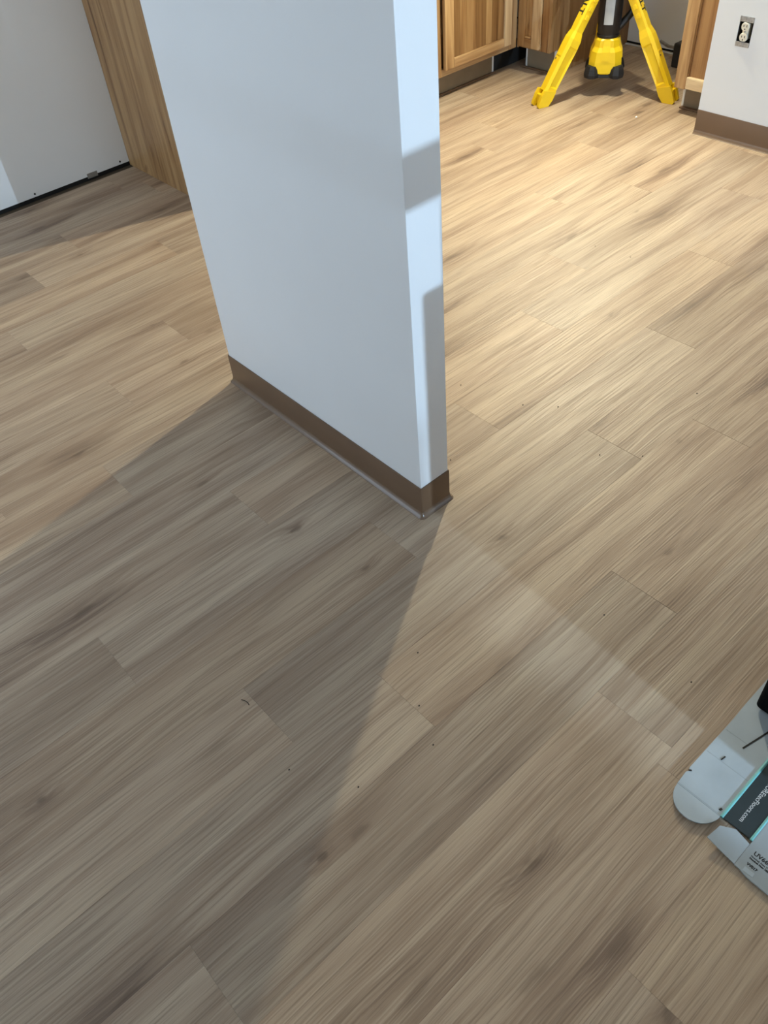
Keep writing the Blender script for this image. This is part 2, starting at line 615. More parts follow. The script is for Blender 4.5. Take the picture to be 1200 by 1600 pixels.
# sides, back and the return that closes the cabinet niche
for quad in (((xs, RY1, -0.006), (X_MAX, RY1, -0.006), (X_MAX, RY1, CEIL), (xs, RY1, CEIL)),
             ((X_MAX, RY1, -0.006), (X_MAX, Y_MIN, -0.006), (X_MAX, Y_MIN, CEIL), (X_MAX, RY1, CEIL)),
             ((X_MAX, Y_MIN, -0.006), (xs, Y_MIN, -0.006), (xs, Y_MIN, CEIL), (X_MAX, Y_MIN, CEIL)),
             ((xs, OUT_Y0, OUT_Z0), (xs + 0.045, OUT_Y0, OUT_Z0), (xs + 0.045, OUT_Y0, OUT_Z1), (xs, OUT_Y0, OUT_Z1)),
             ((xs, OUT_Y1, OUT_Z0), (xs + 0.045, OUT_Y1, OUT_Z0), (xs + 0.045, OUT_Y1, OUT_Z1), (xs, OUT_Y1, OUT_Z1)),
             ((xs, OUT_Y0, OUT_Z0), (xs + 0.045, OUT_Y0, OUT_Z0), (xs + 0.045, OUT_Y1, OUT_Z0), (xs, OUT_Y1, OUT_Z0)),
             ((xs, OUT_Y0, OUT_Z1), (xs + 0.045, OUT_Y0, OUT_Z1), (xs + 0.045, OUT_Y1, OUT_Z1), (xs, OUT_Y1, OUT_Z1)),
             ((xs + 0.045, OUT_Y0, OUT_Z0), (xs + 0.045, OUT_Y1, OUT_Z0), (xs + 0.045, OUT_Y1, OUT_Z1), (xs + 0.045, OUT_Y0, OUT_Z1))):
    bm.faces.new([bm.verts.new(q) for q in quad])
bmesh.ops.remove_doubles(bm, verts=bm.verts, dist=1e-5)
struct(obj('wall_right', bm, 'wall_paint'), 'white wall with the uncovered outlet at the right')

parts = []
for prof in (COVE[5:] + [COVE[0]], COVE[:6]):
    bm = bmesh.new()
    loft(bm, [[Vector((RWX - o_ - 0.0004, y, z)) for o_, z in prof] for y in (Y_MIN, RY1)], closed=False)
    bm.faces.new([bm.verts.new((RWX - o_ - 0.0004, RY1, z)) for o_, z in prof])
    parts.append(bm)
base_r = struct(obj('baseboard_right', parts[0], 'cove_vinyl', smooth=True), 'brown vinyl cove base along the right wall')
obj('toe', parts[1], 'cove_toe', base_r, smooth=True)

# long back wall: drywall held off the floor by a dark gap
BWY = 2.715
bm = bmesh.new()
box(bm, X_MIN, X_MAX, BWY, BWY + 0.013, 0.017, CEIL)
wall_back = struct(obj('wall_back', bm, 'drywall'), 'bare drywall at the left with a dark gap above the floor')
bm = bmesh.new()
box(bm, X_MIN, X_MAX, BWY + 0.0135, BWY + 0.10, -0.006, CEIL)
obj('shaded_core', bm, 'gap_shade', wall_back)  # wall core coloured near black so the gap's shade is painted in
bm = bmesh.new()
box(bm, 0.440, 0.492, BWY - 0.003, BWY + 0.002, 0.008, 0.030, 0.001)
box(bm, 0.449, 0.462, BWY - 0.005, BWY - 0.002, 0.012, 0.026, 0.001)
box(bm, 0.466, 0.484, BWY - 0.005, BWY - 0.002, 0.014, 0.028, 0.001)
obj('torn_drywall_edge', bm, 'cardboard_grey', wall_back)
for sx, sz in ((0.617, 0.030), (0.177, 0.030)):
    bm = bmesh.new()
    lathe(bm, Vector((sx, BWY - 0.0015, sz)), [(0.0045, 0), (0.0045, 0.002)], 10, X, Z, Y)
    obj('screw_head', bm, 'grit', wall_back)

# kitchen end wall, seen in the empty appliance slot
KWX = 3.392
bm = bmesh.new()
box(bm, KWX, KWX + 0.013, RY1, BWY, 0.014, CEIL)
wall_kitchen = struct(obj('wall_kitchen', bm, 'drywall'), 'white wall at the back of the empty appliance slot')
bm = bmesh.new()
box(bm, KWX + 0.0135, KWX + 0.1, RY1, BWY, -0.006, CEIL)
obj('shaded_core', bm, 'gap_shade', wall_kitchen)  # same near-black core, painting the shade of the gap at the floor

# unseen walls that close the room: the left one has a wide opening to the daylight
WLX = X_MIN
OY0, OY1, OZ1 = 0.55, 2.6, 2.10
bm = bmesh.new()
box(bm, WLX - 0.1, WLX, Y_MIN, OY0, -0.006, CEIL)
box(bm, WLX - 0.1, WLX, OY1, Y_MAX, -0.006, CEIL)
box(bm, WLX - 0.1, WLX, OY0, OY1, OZ1, CEIL)
struct(obj('wall_left', bm, 'wall_paint'), 'white wall with a wide opening at the far left')
bm = bmesh.new()
box(bm, WLX, -0.6, Y_MIN - 0.1, Y_MIN, -0.006, CEIL)
box(bm, 2.45, RWX, Y_MIN - 0.1, Y_MIN, -0.006, CEIL)
box(bm, -0.6, 2.45, Y_MIN - 0.1, Y_MIN, OZ1 + 0.2, CEIL)
struct(obj('wall_front', bm, 'wall_paint'), 'white wall with a wide opening behind the camera')

# ------------------------------------------------------------------ cabinets
WOOD_DARK = (0.62, 0.56, 0.50)
WOOD_MID = (0.86, 0.82, 0.78)
WOOD_LIGHT = (1.40, 1.52, 1.62)


def hb(name, mat, parent, x0, x1, y0, y1, z0, z1, color, bevel=0.002):
    b = bmesh.new()
    box(b, x0, x1, y0, y1, z0, z1, bevel)
    return obj(name, b, mat, parent, color=color, origin=((x0 + x1) / 2, (y0 + y1) / 2, z0))


# tall cabinet at the left: its plain side panel is what shows
TX = 0.662
root = thing('tall_cabinet', 'tall cabinet at the left with a plain oak-coloured side panel reaching the floor', 'cabinet', (TX + 0.3, 2.37, 0))
hb('side_panel', 'hickory_z', root, TX, TX + 0.019, 2.032, BWY - 0.002, 0.0005, 2.2, (1.0, 0.92, 0.76), 0.001)
hb('carcass', 'hickory_z', root, TX + 0.0195, 1.26, 2.06, BWY - 0.002, 0.10, 2.2, WOOD_MID, 0.001)
d = hb('door', 'hickory_z', root, TX + 0.03, 1.25, 2.038, 2.0595, 0.13, 2.18, WOOD_LIGHT, 0.003)

# base cabinet facing the camera along the back wall
FY = 2.060
root = thing('base_cabinet', 'hickory base cabinet along the back wall, left of the inner corner', 'cabinet', (2.3, 2.37, 0))
hb('carcass', 'hickory_z', root, 1.27, 2.695, FY + 0.021, BWY - 0.002, 0.118, 0.87, WOOD_MID, 0.001)
hb('frame_stile', 'hickory_z', root, 2.630, 2.690, FY, FY + 0.0205, 0.118, 0.87, (1.02, 1.02, 1.0))
hb('frame_stile', 'hickory_z', root, 2.075, 2.130, FY, FY + 0.0205, 0.118, 0.87, (0.95, 0.9, 0.8))
hb('frame_rail', 'hickory_x', root, 2.1305, 2.6295, FY, FY + 0.0205, 0.118, 0.152, (1.12, 1.1, 1.02))
hb('frame_rail', 'hickory_x', root, 1.27, 2.0745, FY, FY + 0.0205, 0.118, 0.152, (1.0, 0.98, 0.9))
dy0 = FY - 0.0205
door = hb('door', 'hickory_x', root, 2.2035, 2.5745, dy0, FY - 0.0005, 0.148, 0.192, (1.40, 1.42, 1.36), 0.004)
door['label'] = 'framed hickory door with a boarded panel'
hb('door_stile', 'hickory_z', door, 2.142, 2.203, dy0, FY - 0.0005, 0.148, 0.84, (1.34, 1.34, 1.22), 0.004)
hb('door_stile', 'hickory_z', door, 2.575, 2.628, dy0, FY - 0.0005, 0.148, 0.84, WOOD_LIGHT, 0.004)
edges = [2.2035, 2.253, 2.300, 2.369, 2.441, 2.484, 2.528, 2.5745]
tones = [(0.74, 0.66, 0.52), (0.98, 0.90, 0.74), (0.90, 0.80, 0.64), (0.70, 0.60, 0.46), (1.08, 1.02, 0.86), (0.66, 0.56, 0.42), (0.78, 0.68, 0.53)]
for i in range(7):
    hb('panel_board', 'hickory_z', door, edges[i] + 0.0004, edges[i + 1] - 0.0004, dy0 + 0.0085, FY - 0.001, 0.1925, 0.84, tones[i], 0.0008)
# second door of the same cabinet, hidden behind the wall end
hb('door', 'hickory_z', root, 1.30, 2.06, dy0, FY - 0.0005, 0.148, 0.84, (1.0, 0.95, 0.85), 0.004)
hb('toe_kick', 'toe_kick', root, 1.27, 2.585, FY + 0.075, FY + 0.088, 0.001, 0.1175, (1, 1, 1), 0.0005)
hb('kick_edge_strip', 'white_trim', root, 2.5855, 2.596, FY + 0.073, FY + 0.088, 0.001, 0.1175, (1, 1, 1), 0.0005)
hb('shoe_strip', 'cove_vinyl', root, 1.27, 2.6, FY + 0.062, FY + 0.0745, 0.0005, 0.010, (1, 1, 1), 0.002)

# narrow base cabinet on the end wall, right of the inner corner
FX = 2.706
root = thing('base_cabinet', 'hickory base cabinet on the end wall behind the yellow left tripod leg', 'cabinet', (3.05, 2.0, 0))
hb('carcass', 'hickory_z', root, FX + 0.021, KWX - 0.002, 1.862, 2.055, 0.118, 0.87, WOOD_MID, 0.001)
hb('side_panel', 'hickory_z', root, FX + 0.0005, KWX - 0.002, 1.845, 1.8615, 0.118, 0.87, (0.80, 0.72, 0.60), 0.001)
hb('side_foot', 'hickory_z', root, FX + 0.068, KWX - 0.002, 1.845, 1.8615, 0.0005, 0.1175, (0.80, 0.72, 0.60), 0.001)
hb('frame_stile', 'hickory_z', root, FX, FX + 0.0205, 1.862, 1.905, 0.118, 0.87, (0.86, 0.72, 0.54))
hb('frame_stile', 'hickory_z', root, FX - 0.012, FX + 0.0205, 2.048, 2.058, 0.118, 0.87, (1.0, 1.0, 0.95))
hb('frame_rail', 'hickory_y', root, FX, FX + 0.0205, 1.9055, 2.0475, 0.118, 0.140, (0.85, 0.75, 0.6))
dx0 = FX - 0.0205
door = hb('door', 'hickory_y', root, dx0, FX - 0.0005, 1.9585, 2.0025, 0.128, 0.172, (0.95, 0.82, 0.62), 0.004)
door['label'] = 'narrow framed hickory door'
hb('door_stile', 'hickory_z', door, dx0, FX - 0.0005, 1.905, 1.958, 0.128, 0.84, (1.48, 1.58, 1.62), 0.004)
hb('door_stile', 'hickory_z', door, dx0, FX - 0.0005, 2.003, 2.0475, 0.128, 0.84, (0.92, 0.78, 0.58), 0.004)
hb('panel_board', 'hickory_z', door, dx0 + 0.0085, FX - 0.001, 1.9585, 1.979, 0.1725, 0.84, (1.08, 0.95, 0.74), 0.0008)
hb('panel_board', 'hickory_z', door, dx0 + 0.0085, FX - 0.001, 1.9798, 2.0025, 0.1725, 0.84, (0.92, 0.8, 0.6), 0.0008)
hb('bead', 'hickory_y', door, dx0 - 0.001, dx0 + 0.0085, 1.9625, 1.9995, 0.1725, 0.181, (1.3, 1.25, 1.12), 0.003)
hb('toe_kick', 'toe_kick', root, FX + 0.070, FX + 0.083, 1.862, 2.050, 0.001, 0.1175, (1, 1, 1), 0.0005)
hb('kick_edge_strip', 'white_trim', root, FX + 0.068, FX + 0.083, 2.0505, 2.059, 0.001, 0.1175, (1, 1, 1), 0.0005)
hb('kick_edge_strip', 'white_trim', root, FX + 0.0615, FX + 0.0675, 1.8465, 1.8605, 0.001, 0.1175, (1, 1, 1), 0.0005)
hb('shoe_strip', 'cove_vinyl', root, FX + 0.048, FX + 0.061, 1.846, 2.08, 0.0005, 0.010, (1, 1, 1), 0.002)

# black sheet added for the shade in the open inner corner between the two toe kicks
bm = bmesh.new()
box(bm, 2.600, KWX - 0.01, 2.153, 2.165, 0.0005, 0.116)
tag(obj('corner_shade_sheet', bm, 'gap_shade'), 'black sheet for the recess shade under the inner corner between two cabinets', 'board')

# narrow cabinet against the right wall
root = thing('base_cabinet', 'narrow hickory cabinet between the empty slot and the right wall', 'cabinet', (3.05, 0.98, 0))
C0, C1 = RY1 + 0.002, 1.086
hb('carcass', 'hickory_z', root, FX + 0.021, KWX - 0.002, C0, C1, 0.112, 0.87, WOOD_MID, 0.001)
hb('frame_stile', 'hickory_z', root, FX, FX + 0.0205, 1.045, C1, 0.112, 0.87, (1.02, 0.95, 0.78))
hb('frame_rail', 'hickory_y', root, FX, FX + 0.0205, C0, 1.0445, 0.112, 0.140, (0.9, 0.8, 0.6))
door = hb('door', 'hickory_y', root, dx0 - 0.004, FX - 0.0005, C0 + 0.006, 1.0235, 0.116, 0.168, (1.85, 2.25, 2.75), 0.006)
door['label'] = 'framed hickory door with pale bottom rail'
hb('door_stile', 'hickory_z', door, dx0, FX - 0.0005, 1.024, 1.082, 0.112, 0.84, (1.36, 1.36, 1.28), 0.004)
hb('panel_board', 'hickory_z', door, dx0 + 0.0085, FX - 0.001, C0 + 0.006, 1.0160, 0.1685, 0.84, (0.86, 0.74, 0.60), 0.0008)
hb('bead', 'hickory_z', door, dx0 + 0.004, FX - 0.001, 1.0165, 1.0235, 0.1685, 0.84, (0.66, 0.52, 0.36), 0.002)
hb('toe_kick', 'toe_kick', root, FX + 0.070, FX + 0.083, C0, 1.068, 0.001, 0.1115, (1, 1, 1), 0.0005)
hb('kick_edge_strip', 'white_trim', root, FX + 0.068, FX + 0.083, 1.0685, 1.080, 0.001, 0.1115, (1, 1, 1), 0.0005)
hb('shoe_strip', 'cove_vinyl', root, FX + 0.045, FX + 0.067, C0, 1.075, 0.0005, 0.008, (1, 1, 1), 0.002)

# ------------------------------------------------------------------ things in the empty appliance slot
bm = bmesh.new()
box(bm, KWX - 0.022, KWX - 0.010, 1.50, 1.842, 0.0003, 0.006, 0.001)
tag(obj('metal_strip', bm, 'white_trim'), 'thin white strip lying on the floor along the slot wall', 'strip')
bm = bmesh.new()
obox(bm, Vector((3.34, 1.20, 0.0)), Vector((0.25, 0.968, 0)).normalized(), Vector((-0.968, 0.25, 0)).normalized(), Z, 0.0, 0.40, 0, 0.018, 0.0005, 0.05, 0.001)
tag(obj('scrap_board', bm, 'cardboard_grey'), 'grey scrap board on edge at the back of the empty slot', 'board')
root = thing('junction_box', 'black box on the slot floor beside the narrow cabinet', 'box', (3.26, 1.36, 0))
bm = bmesh.new()
box(bm, 3.20, 3.33, 1.27, 1.43, 0.0005, 0.115, 0.008)
obj('body', bm, 'black_plastic', root)
bm = bmesh.new()
tube(bm, [Vector((3.25, 1.43, 0.07)), Vector((3.26, 1.47, 0.075)), Vector((3.30, 1.52, 0.06)), Vector((3.31, 1.58, 0.0735))], 0.008)
obj('cable', bm, 'galvanised', root, smooth=True)

# ------------------------------------------------------------------ outlet without its cover plate
oy, oz = (OUT_Y0 + OUT_Y1) / 2, (OUT_Z0 + OUT_Z1) / 2
root = thing('electrical_outlet', 'ivory duplex outlet without cover plate in an open metal box', 'outlet', (RWX, oy, oz))
bm = bmesh.new()
x_in = RWX + 0.040
for y0, y1, z0, z1 in ((OUT_Y0 + .001, OUT_Y0 + .003, OUT_Z0 + .001, OUT_Z1 - .001), (OUT_Y1 - .003, OUT_Y1 - .001, OUT_Z0 + .001, OUT_Z1 - .001)):
    box(bm, RWX + 0.002, x_in, y0, y1, z0, z1)
box(bm, x_in, x_in + 0.002, OUT_Y0 + .001, OUT_Y1 - .001, OUT_Z0 + .001, OUT_Z1 - .001)
obj('metal_box', bm, 'gap_shade', root)  # box coloured near black: the shade inside it is painted
for z0, z1 in ((OUT_Z1 - 0.019, OUT_Z1 + 0.001), (OUT_Z0 - 0.001, OUT_Z0 + 0.017)):
    bm = bmesh.new()
    box(bm, RWX - 0.002, RWX + 0.0005, OUT_Y0 + 0.001, OUT_Y1 - 0.001, z0, z1, 0.0005)
    box(bm, RWX - 0.003, RWX - 0.0015, oy - 0.010, oy + 0.010, z0 + 0.002, z1 - 0.002, 0.0005)
    e = obj('mounting_ear', bm, 'galvanised', root)
    bm = bmesh.new()
    lathe(bm, Vector((RWX - 0.0045, oy, (z0 + z1) / 2)), [(0.0038, 0), (0.0038, 0.0025)], 12, Y, Z, X)
    obj('screw', bm, 'galvanised', e)
bm = bmesh.new()
box(bm, RWX + 0.002, RWX + 0.030, oy - 0.012, oy + 0.012, oz - 0.030, oz + 0.030, 0.002)
rec = obj('receptacle', bm, 'ivory_plastic', root)
for s in (-1, 1):
    cz = oz + s * 0.0195
    bm = bmesh.new()
    ring = []
    for i in range(28):
        a = 2 * PI * i / 28
        ring.append((max(-0.0172, min(0.0172, 0.0172 * math.cos(a))), max(-0.0145, min(0.0145, 0.0172 * math.sin(a)))))
    loft(bm, [[Vector((xx, oy + p * sc_, cz + q * sc_)) for p, q in ring] for xx, sc_ in ((RWX + 0.002, 1.0), (RWX - 0.0045, 1.0), (RWX - 0.0055, 0.94))])
    face = obj('socket_face', bm, 'ivory_plastic', root, smooth=True)
    for dy, hh in ((-0.0065, 0.0042), (0.0065, 0.0036)):
        bm = bmesh.new()
        box(bm, RWX - 0.0060, RWX - 0.0050, oy + dy - 0.0014, oy + dy + 0.0014, cz + 0.003 - hh, cz + 0.003 + hh)
        obj('slot', bm, 'grit', face)
    bm = bmesh.new()
    lathe(bm, Vector((RWX - 0.0060, oy, cz - 0.0085)), [(0.0026, 0), (0.0026, 0.001)], 12, Y, Z, X)
    obj('ground_hole', bm, 'grit', face)
bm = bmesh.new()
lathe(bm, Vector((RWX - 0.002, oy, oz)), [(0.003, 0), (0.003, 0.004)], 12, Y, Z, X)
obj('center_screw', bm, 'galvanised', rec)

# ------------------------------------------------------------------ yellow tripod work light
HUB = Vector((2.73, 1.512, 0))
root = thing('tripod_work_light', 'yellow and black tripod work light with battery base standing by the cabinets', 'work light', HUB)
SL = math.radians(59.4)
LEG_R = 0.365
for ang in (161.3, 281.1, 41.2):
    a = math.radians(ang)
    out = Vector((math.cos(a), math.sin(a), 0))
    foot_p = HUB + out * LEG_R
    axis = (-out * math.cos(SL) + Z * math.sin(SL)).normalized()
    nrm = (out * math.sin(SL) + Z * math.cos(SL)).normalized()
    sd = nrm.cross(axis).normalized()

    def section(tt, w, dpt, ch, shift=0.0):
        c = foot_p + axis * tt + nrm * shift
        hw, hd = w / 2, dpt / 2
        return [c + sd * p + nrm * q for p, q in ((-hw, -hd), (hw, -hd), (hw, hd - ch), (hw - ch, hd), (-hw + ch, hd), (-hw, hd - ch))]
    # lower sleeve
    b = bmesh.new()
    fs = loft(b, [section(0.070, 0.060, 0.056, 0.010), section(0.095, 0.062, 0.058, 0.012), section(0.285, 0.068, 0.062, 0.013),
                  section(0.318, 0.066, 0.060, 0.013), section(0.350, 0.053, 0.046, 0.010)])
    b.normal_update()
    side = []
    for f in fs:
        if abs(f.normal.dot(sd)) > 0.9 and f.calc_area() > 0.005:
            side.append(f)
    if side:
        bmesh.ops.inset_individual(b, faces=side, thickness=0.011, depth=-0.007)
    leg = obj('leg', b, 'yellow_plastic', root)
    # upper section
    b = bmesh.new()
    loft(b, [section(0.34, 0.051, 0.043, 0.008), section(0.60, 0.051, 0.043, 0.008)])
    obj('upper_section', b, 'yellow_plastic', leg)
    # locking bumps on both flanks
    for s in (-1, 1):
        for tt in (0.415, 0.455, 0.495):
            b = bmesh.new()
            obox(b, foot_p + axis * tt + sd * (s * 0.0255), axis, sd * s, nrm, -0.010, 0.010, -0.001, 0.007, -0.012, 0.006, 0.002)
            obj('lock_tooth', b, 'yellow_plastic', leg)
    # raised shoulder line and rivet on the front face
    b = bmesh.new()
    obox(b, foot_p + axis * 0.235 + nrm * 0.0300, axis, sd, nrm, -0.004, 0.004, -0.018, 0.018, 0, 0.0025, 0.001)
    obj('ridge', b, 'yellow_plastic', leg)
    b = bmesh.new()
    lathe(b, foot_p + axis * 0.215 + nrm * 0.0300 + sd * 0.010, [(0.004, 0), (0.003, 0.0028)], 10, axis, sd, nrm)
    obj('rivet', b, 'black_plastic', leg)
    # foot with two cheeks and a slot
    b = bmesh.new()
    fa = out
    for s in (-1, 1):
        p0 = foot_p + sd * (s * 0.025)
        prof = [(-0.030, 0.0006), (0.022, 0.0006), (0.028, 0.010), (0.010, 0.056), (-0.006, 0.078), (-0.070, 0.062), (-0.052, 0.026)]
        loft(b, [[p0 + sd * (s * wv) + out * u + Z * v for u, v in prof] for wv in (-0.008, 0.010)])
    obox(b, foot_p, out, out.cross(Z), Z, -0.046, 0.006, -0.021, 0.021, 0.008, 0.056, 0.004)
    obj('foot', b, 'yellow_plastic', leg)
    # lettering runs down the outer face
    text_mesh('lettering', 'DEWALT', 0.046, foot_p + axis * 0.605 + nrm * 0.0220 - sd * 0.018 * (1 if (nrm.cross(-axis)).dot(sd) > 0 else -1),
              -axis, nrm.cross(-axis), 'black_print', leg, bold=0.0012)

# battery base
ca = math.atan2(CAM_POS.y - HUB.y, CAM_POS.x - HUB.x)
fx = Vector((math.cos(ca), math.sin(ca), 0))       # towards the viewer
fy = Vector((-fx.y, fx.x, 0))


def sq(h, z, ch):
    pts = [(h, -h + ch), (h, h - ch), (h - ch, h), (-h + ch, h), (-h, h - ch), (-h, -h + ch), (-h + ch, -h), (h - ch, -h)]
    return [HUB + fx * p + fy * q + Z * z for p, q in pts]


bm = bmesh.new()
loft(bm, [sq(0.070, 0.094, 0.026), sq(0.080, 0.104, 0.030), sq(0.078, 0.150, 0.030), sq(0.073, 0.196, 0.030),
          sq(0.060, 0.214, 0.026), sq(0.057, 0.243, 0.026), sq(0.050, 0.250, 0.024)])
base = obj('battery_base', bm, 'yellow_plastic', root)
for i in range(4):
    c_, s_ = math.cos(i * PI / 2), math.sin(i * PI / 2)
    ux = fx * c_ + fy * s_
    uy = -fx * s_ + fy * c_
    bm = bmesh.new()
    loft(bm, [[HUB + ux * rr + uy * q + Z * z for rr, q in ((r1 - 0.03, -w), (r1, -w), (r1, w), (r1 - 0.03, w))]
              for r1, z, w in ((0.0805, 0.160, 0.020), (0.0765, 0.198, 0.019), (0.0655, 0.222, 0.017), (0.059, 0.247, 0.016))])
    obj('rib', bm, 'yellow_plastic', base)
    dg_ = (ux + uy).normalized()
    dt = Vector((-dg_.y, dg_.x, 0))
    bm = bmesh.new()
    loft(bm, [[HUB + dg_ * (0.083 + e * cx_) + dt * (e * 1.05 * cy_) + Z * z
               for cx_, cy_ in ((1, -0.45), (1, 0.45), (0.45, 1), (-0.6, 1), (-1, 0.6), (-1, -0.6), (-0.6, -1), (0.45, -1))]
              for e, z in ((0.026, 0.080), (0.033, 0.084), (0.036, 0.098), (0.031, 0.122), (0.024, 0.136))])
    obj('bumper', bm, 'black_rubber', base)
bm = bmesh.new()
loft(bm, [sq(0.074, 0.082, 0.02), sq(0.078, 0.086, 0.02), sq(0.076, 0.097, 0.02), sq(0.070, 0.099, 0.02)])
obj('bottom_pad', bm, 'black_rubber', base)
# body tube with lens strip, handle and collar
bm = bmesh.new()
lathe(bm, HUB, [(0.052, 0.2505), (0.054, 0.254), (0.054, 0.262), (0.0505, 0.264), (0.0505, 0.270), (0.0535, 0.274), (0.0535, 0.300), (0.056, 0.306), (0.056, 0.520), (0.050, 0.53)], 32)
tb = obj('body_tube', bm, 'black_plastic', root, smooth=True)
bm = bmesh.new()
n = 8
for_r = []
for z in (0.312, 0.505):
    row = []
    for i in range(n + 1):
        a = ca - math.radians(4) + math.radians(-22 + 44 * i / n)
        row.append(HUB + Vector((math.cos(a), math.sin(a), 0)) * 0.0575 + Z * z)
    for i in range(n, -1, -1):
        a = ca - math.radians(4) + math.radians(-22 + 44 * i / n)
        row.append(HUB + Vector((math.cos(a), math.sin(a), 0)) * 0.0545 + Z * z)
    for_r.append(row)
loft(bm, for_r)
obj('lens_strip', bm, 'grey_lens', tb)
bm = bmesh.new()
rt = Vector((R0.x, R0.y, 0)).normalized()
hp = [(0.044, 0.280), (0.066, 0.303), (0.098, 0.338), (0.116, 0.366), (0.120, 0.40), (0.120, 0.47), (0.095, 0.512), (0.048, 0.52)]
tube(bm, [HUB + rt * p + Z * q for p, q in hp], 0.017, 12, up=fx, flat=1.0)
obj('handle', bm, 'black_plastic', root, smooth=True)
bm = bmesh.new()
lathe(bm, HUB, [(0.050, 0.5305), (0.088, 0.535), (0.092, 0.55), (0.092, 0.585), (0.06, 0.60), (0.03, 0.62)], 32)
obj('collar', bm, 'black_plastic', root, smooth=True)
bm = bmesh.new()
lathe(bm, HUB, [(0.018, 0.6205), (0.018, 1.10), (0.014, 1.105), (0.014, 1.60)], 20)
obj('mast', bm, 'black_plastic', root, smooth=True)
LP = LAMP_POS
ld_ = LAMP_DIR
lr = ld_.cross(Z).normalized()
lu = lr.cross(ld_).normalized()
bm = bmesh.new()
top = HUB + Z * 1.60
back = LP - ld_ * 0.075
tube(bm, [top - Z * 0.012, top + Z * 0.01, top.lerp(back, 0.35) + Z * 0.03, top.lerp(back, 0.8) + Z * 0.01, back + ld_ * 0.01], 0.012, 10, up=Vector((0.4, -0.9, 0)).normalized())
obj('lamp_arm', bm, 'yellow_plastic', root, smooth=True)
bm = bmesh.new()
obox(bm, LP, lr, lu, ld_, -0.05, 0.05, -0.07, 0.07, -0.07, -0.004, 0.008)
lh = obj('lamp_head', bm, 'black_plastic', root)
bm = bmesh.new()
obox(bm, LP, lr, lu, ld_, -0.03, 0.03, -0.05, 0.05, -0.0035, 0.0)
obj('lamp_lens', bm, 'lamp_lens', lh)

# ------------------------------------------------------------------ opened flooring carton at the right edge
root = thing('flooring_carton', 'opened white and charcoal flooring carton lying flat at the right edge', 'carton', (0.1, -1.0, 0))
TH = 0.003
# long white flap with a rounded tongue
bm = bmesh.new()
pts = []
for i in range(15):
    a = PI / 2 + PI * i / 14
    pts.append((-0.150 + 0.048 * math.cos(a) * (1.0 if i else 1.0), -0.9215 + 0.0465 * math.sin(a)))
tongue = bm
loft(tongue, [[Vector((x, y, 0.004 + max(0, -0.150 - x) * 0.05 + dz)) for x, y in pts] for dz in (0, TH)])
fl = obj('white_flap', tongue, 'carton_white', root)
bm = bmesh.new()
main = [(-0.1495, -0.967), (-0.1495, -0.8745), (-0.118, -0.8725), (-0.112, -0.876), (-0.105, -0.8725), (0.05, -0.8735), (0.10, -0.872), (0.52, -0.872), (0.52, -0.967)]
prism(bm, main, 0.004, 0.004 + TH)
obj('inner_liner', bm, 'carton_white', fl)
# creases and staples
for p, q in (((-0.147, -0.876), (-0.147, -0.966)), ((-0.05, -0.876), (-0.05, -0.966)), ((0.018, -0.876), (0.018, -0.922))):
    bm = bmesh.new()
    dv = Vector((q[0] - p[0], q[1] - p[1], 0))
    obox(bm, Vector((p[0], p[1], 0.004 + TH)), dv.normalized(), Vector((-dv.y, dv.x, 0)).normalized(), Z, 0, dv.length, -0.0005, 0.0005, -0.0004, 0.0002)
    obj('crease', bm, 'carton_label', fl)
for p, q, w in (((-0.048, -0.906), (-0.036, -0.908), 0.0012), ((0.004, -0.922), (0.10, -0.945), 0.0016), ((-0.140, -0.960), (-0.134, -0.962), 0.002), ((-0.112, -0.8745), (-0.108, -0.879), 0.0015)):
    bm = bmesh.new()
    dv = Vector((q[0] - p[0], q[1] - p[1], 0))
    obox(bm, Vector((p[0], p[1], 0.004 + TH)), dv.normalized(), Vector((-dv.y, dv.x, 0)).normalized(), Z, 0, dv.length, -w, w, -0.0004, 0.0008)
    obj('tear', bm, 'grit', fl)
# dark printed panel between teal folds
bm = bmesh.new()
prism(bm, [(-0.1475, -0.9735), (0.52, -0.9735), (0.52, -1.0285), (-0.1475, -1.0285)], 0.0045, 0.0045 + TH)
dk = obj('charcoal_panel', bm, 'carton_charcoal', root)
bm = bmesh.new()
loft(bm, [[Vector((xx, -0.967 - 0.0065 * i / 4, 0.0045 + TH + 0.0022 * math.sin(PI * i / 4))) for i in range(5)] + [Vector((xx, -0.9735, 0.004)), Vector((xx, -0.967, 0.004))] for xx in (-0.1485, 0.52)])
obj('teal_fold', bm, 'carton_teal', root)
bm = bmesh.new()
loft(bm, [[Vector((xx, -1.0285 - 0.0055 * i / 4, 0.0045 + TH + 0.0015 * math.sin(PI * i / 4))) for i in range(5)] + [Vector((xx, -1.034, 0.004)), Vector((xx, -1.0285, 0.004))] for xx in (-0.1485, 0.52)])
obj('teal_fold', bm, 'carton_teal', root)
zt = 0.0045 + TH + 0.0001
text_mesh('lettering', 'COREtecFloors.com', 0.0130, Vector((-0.0220, -0.9955, zt)), -X, -Y, 'white_print', dk, depth=0.0001)
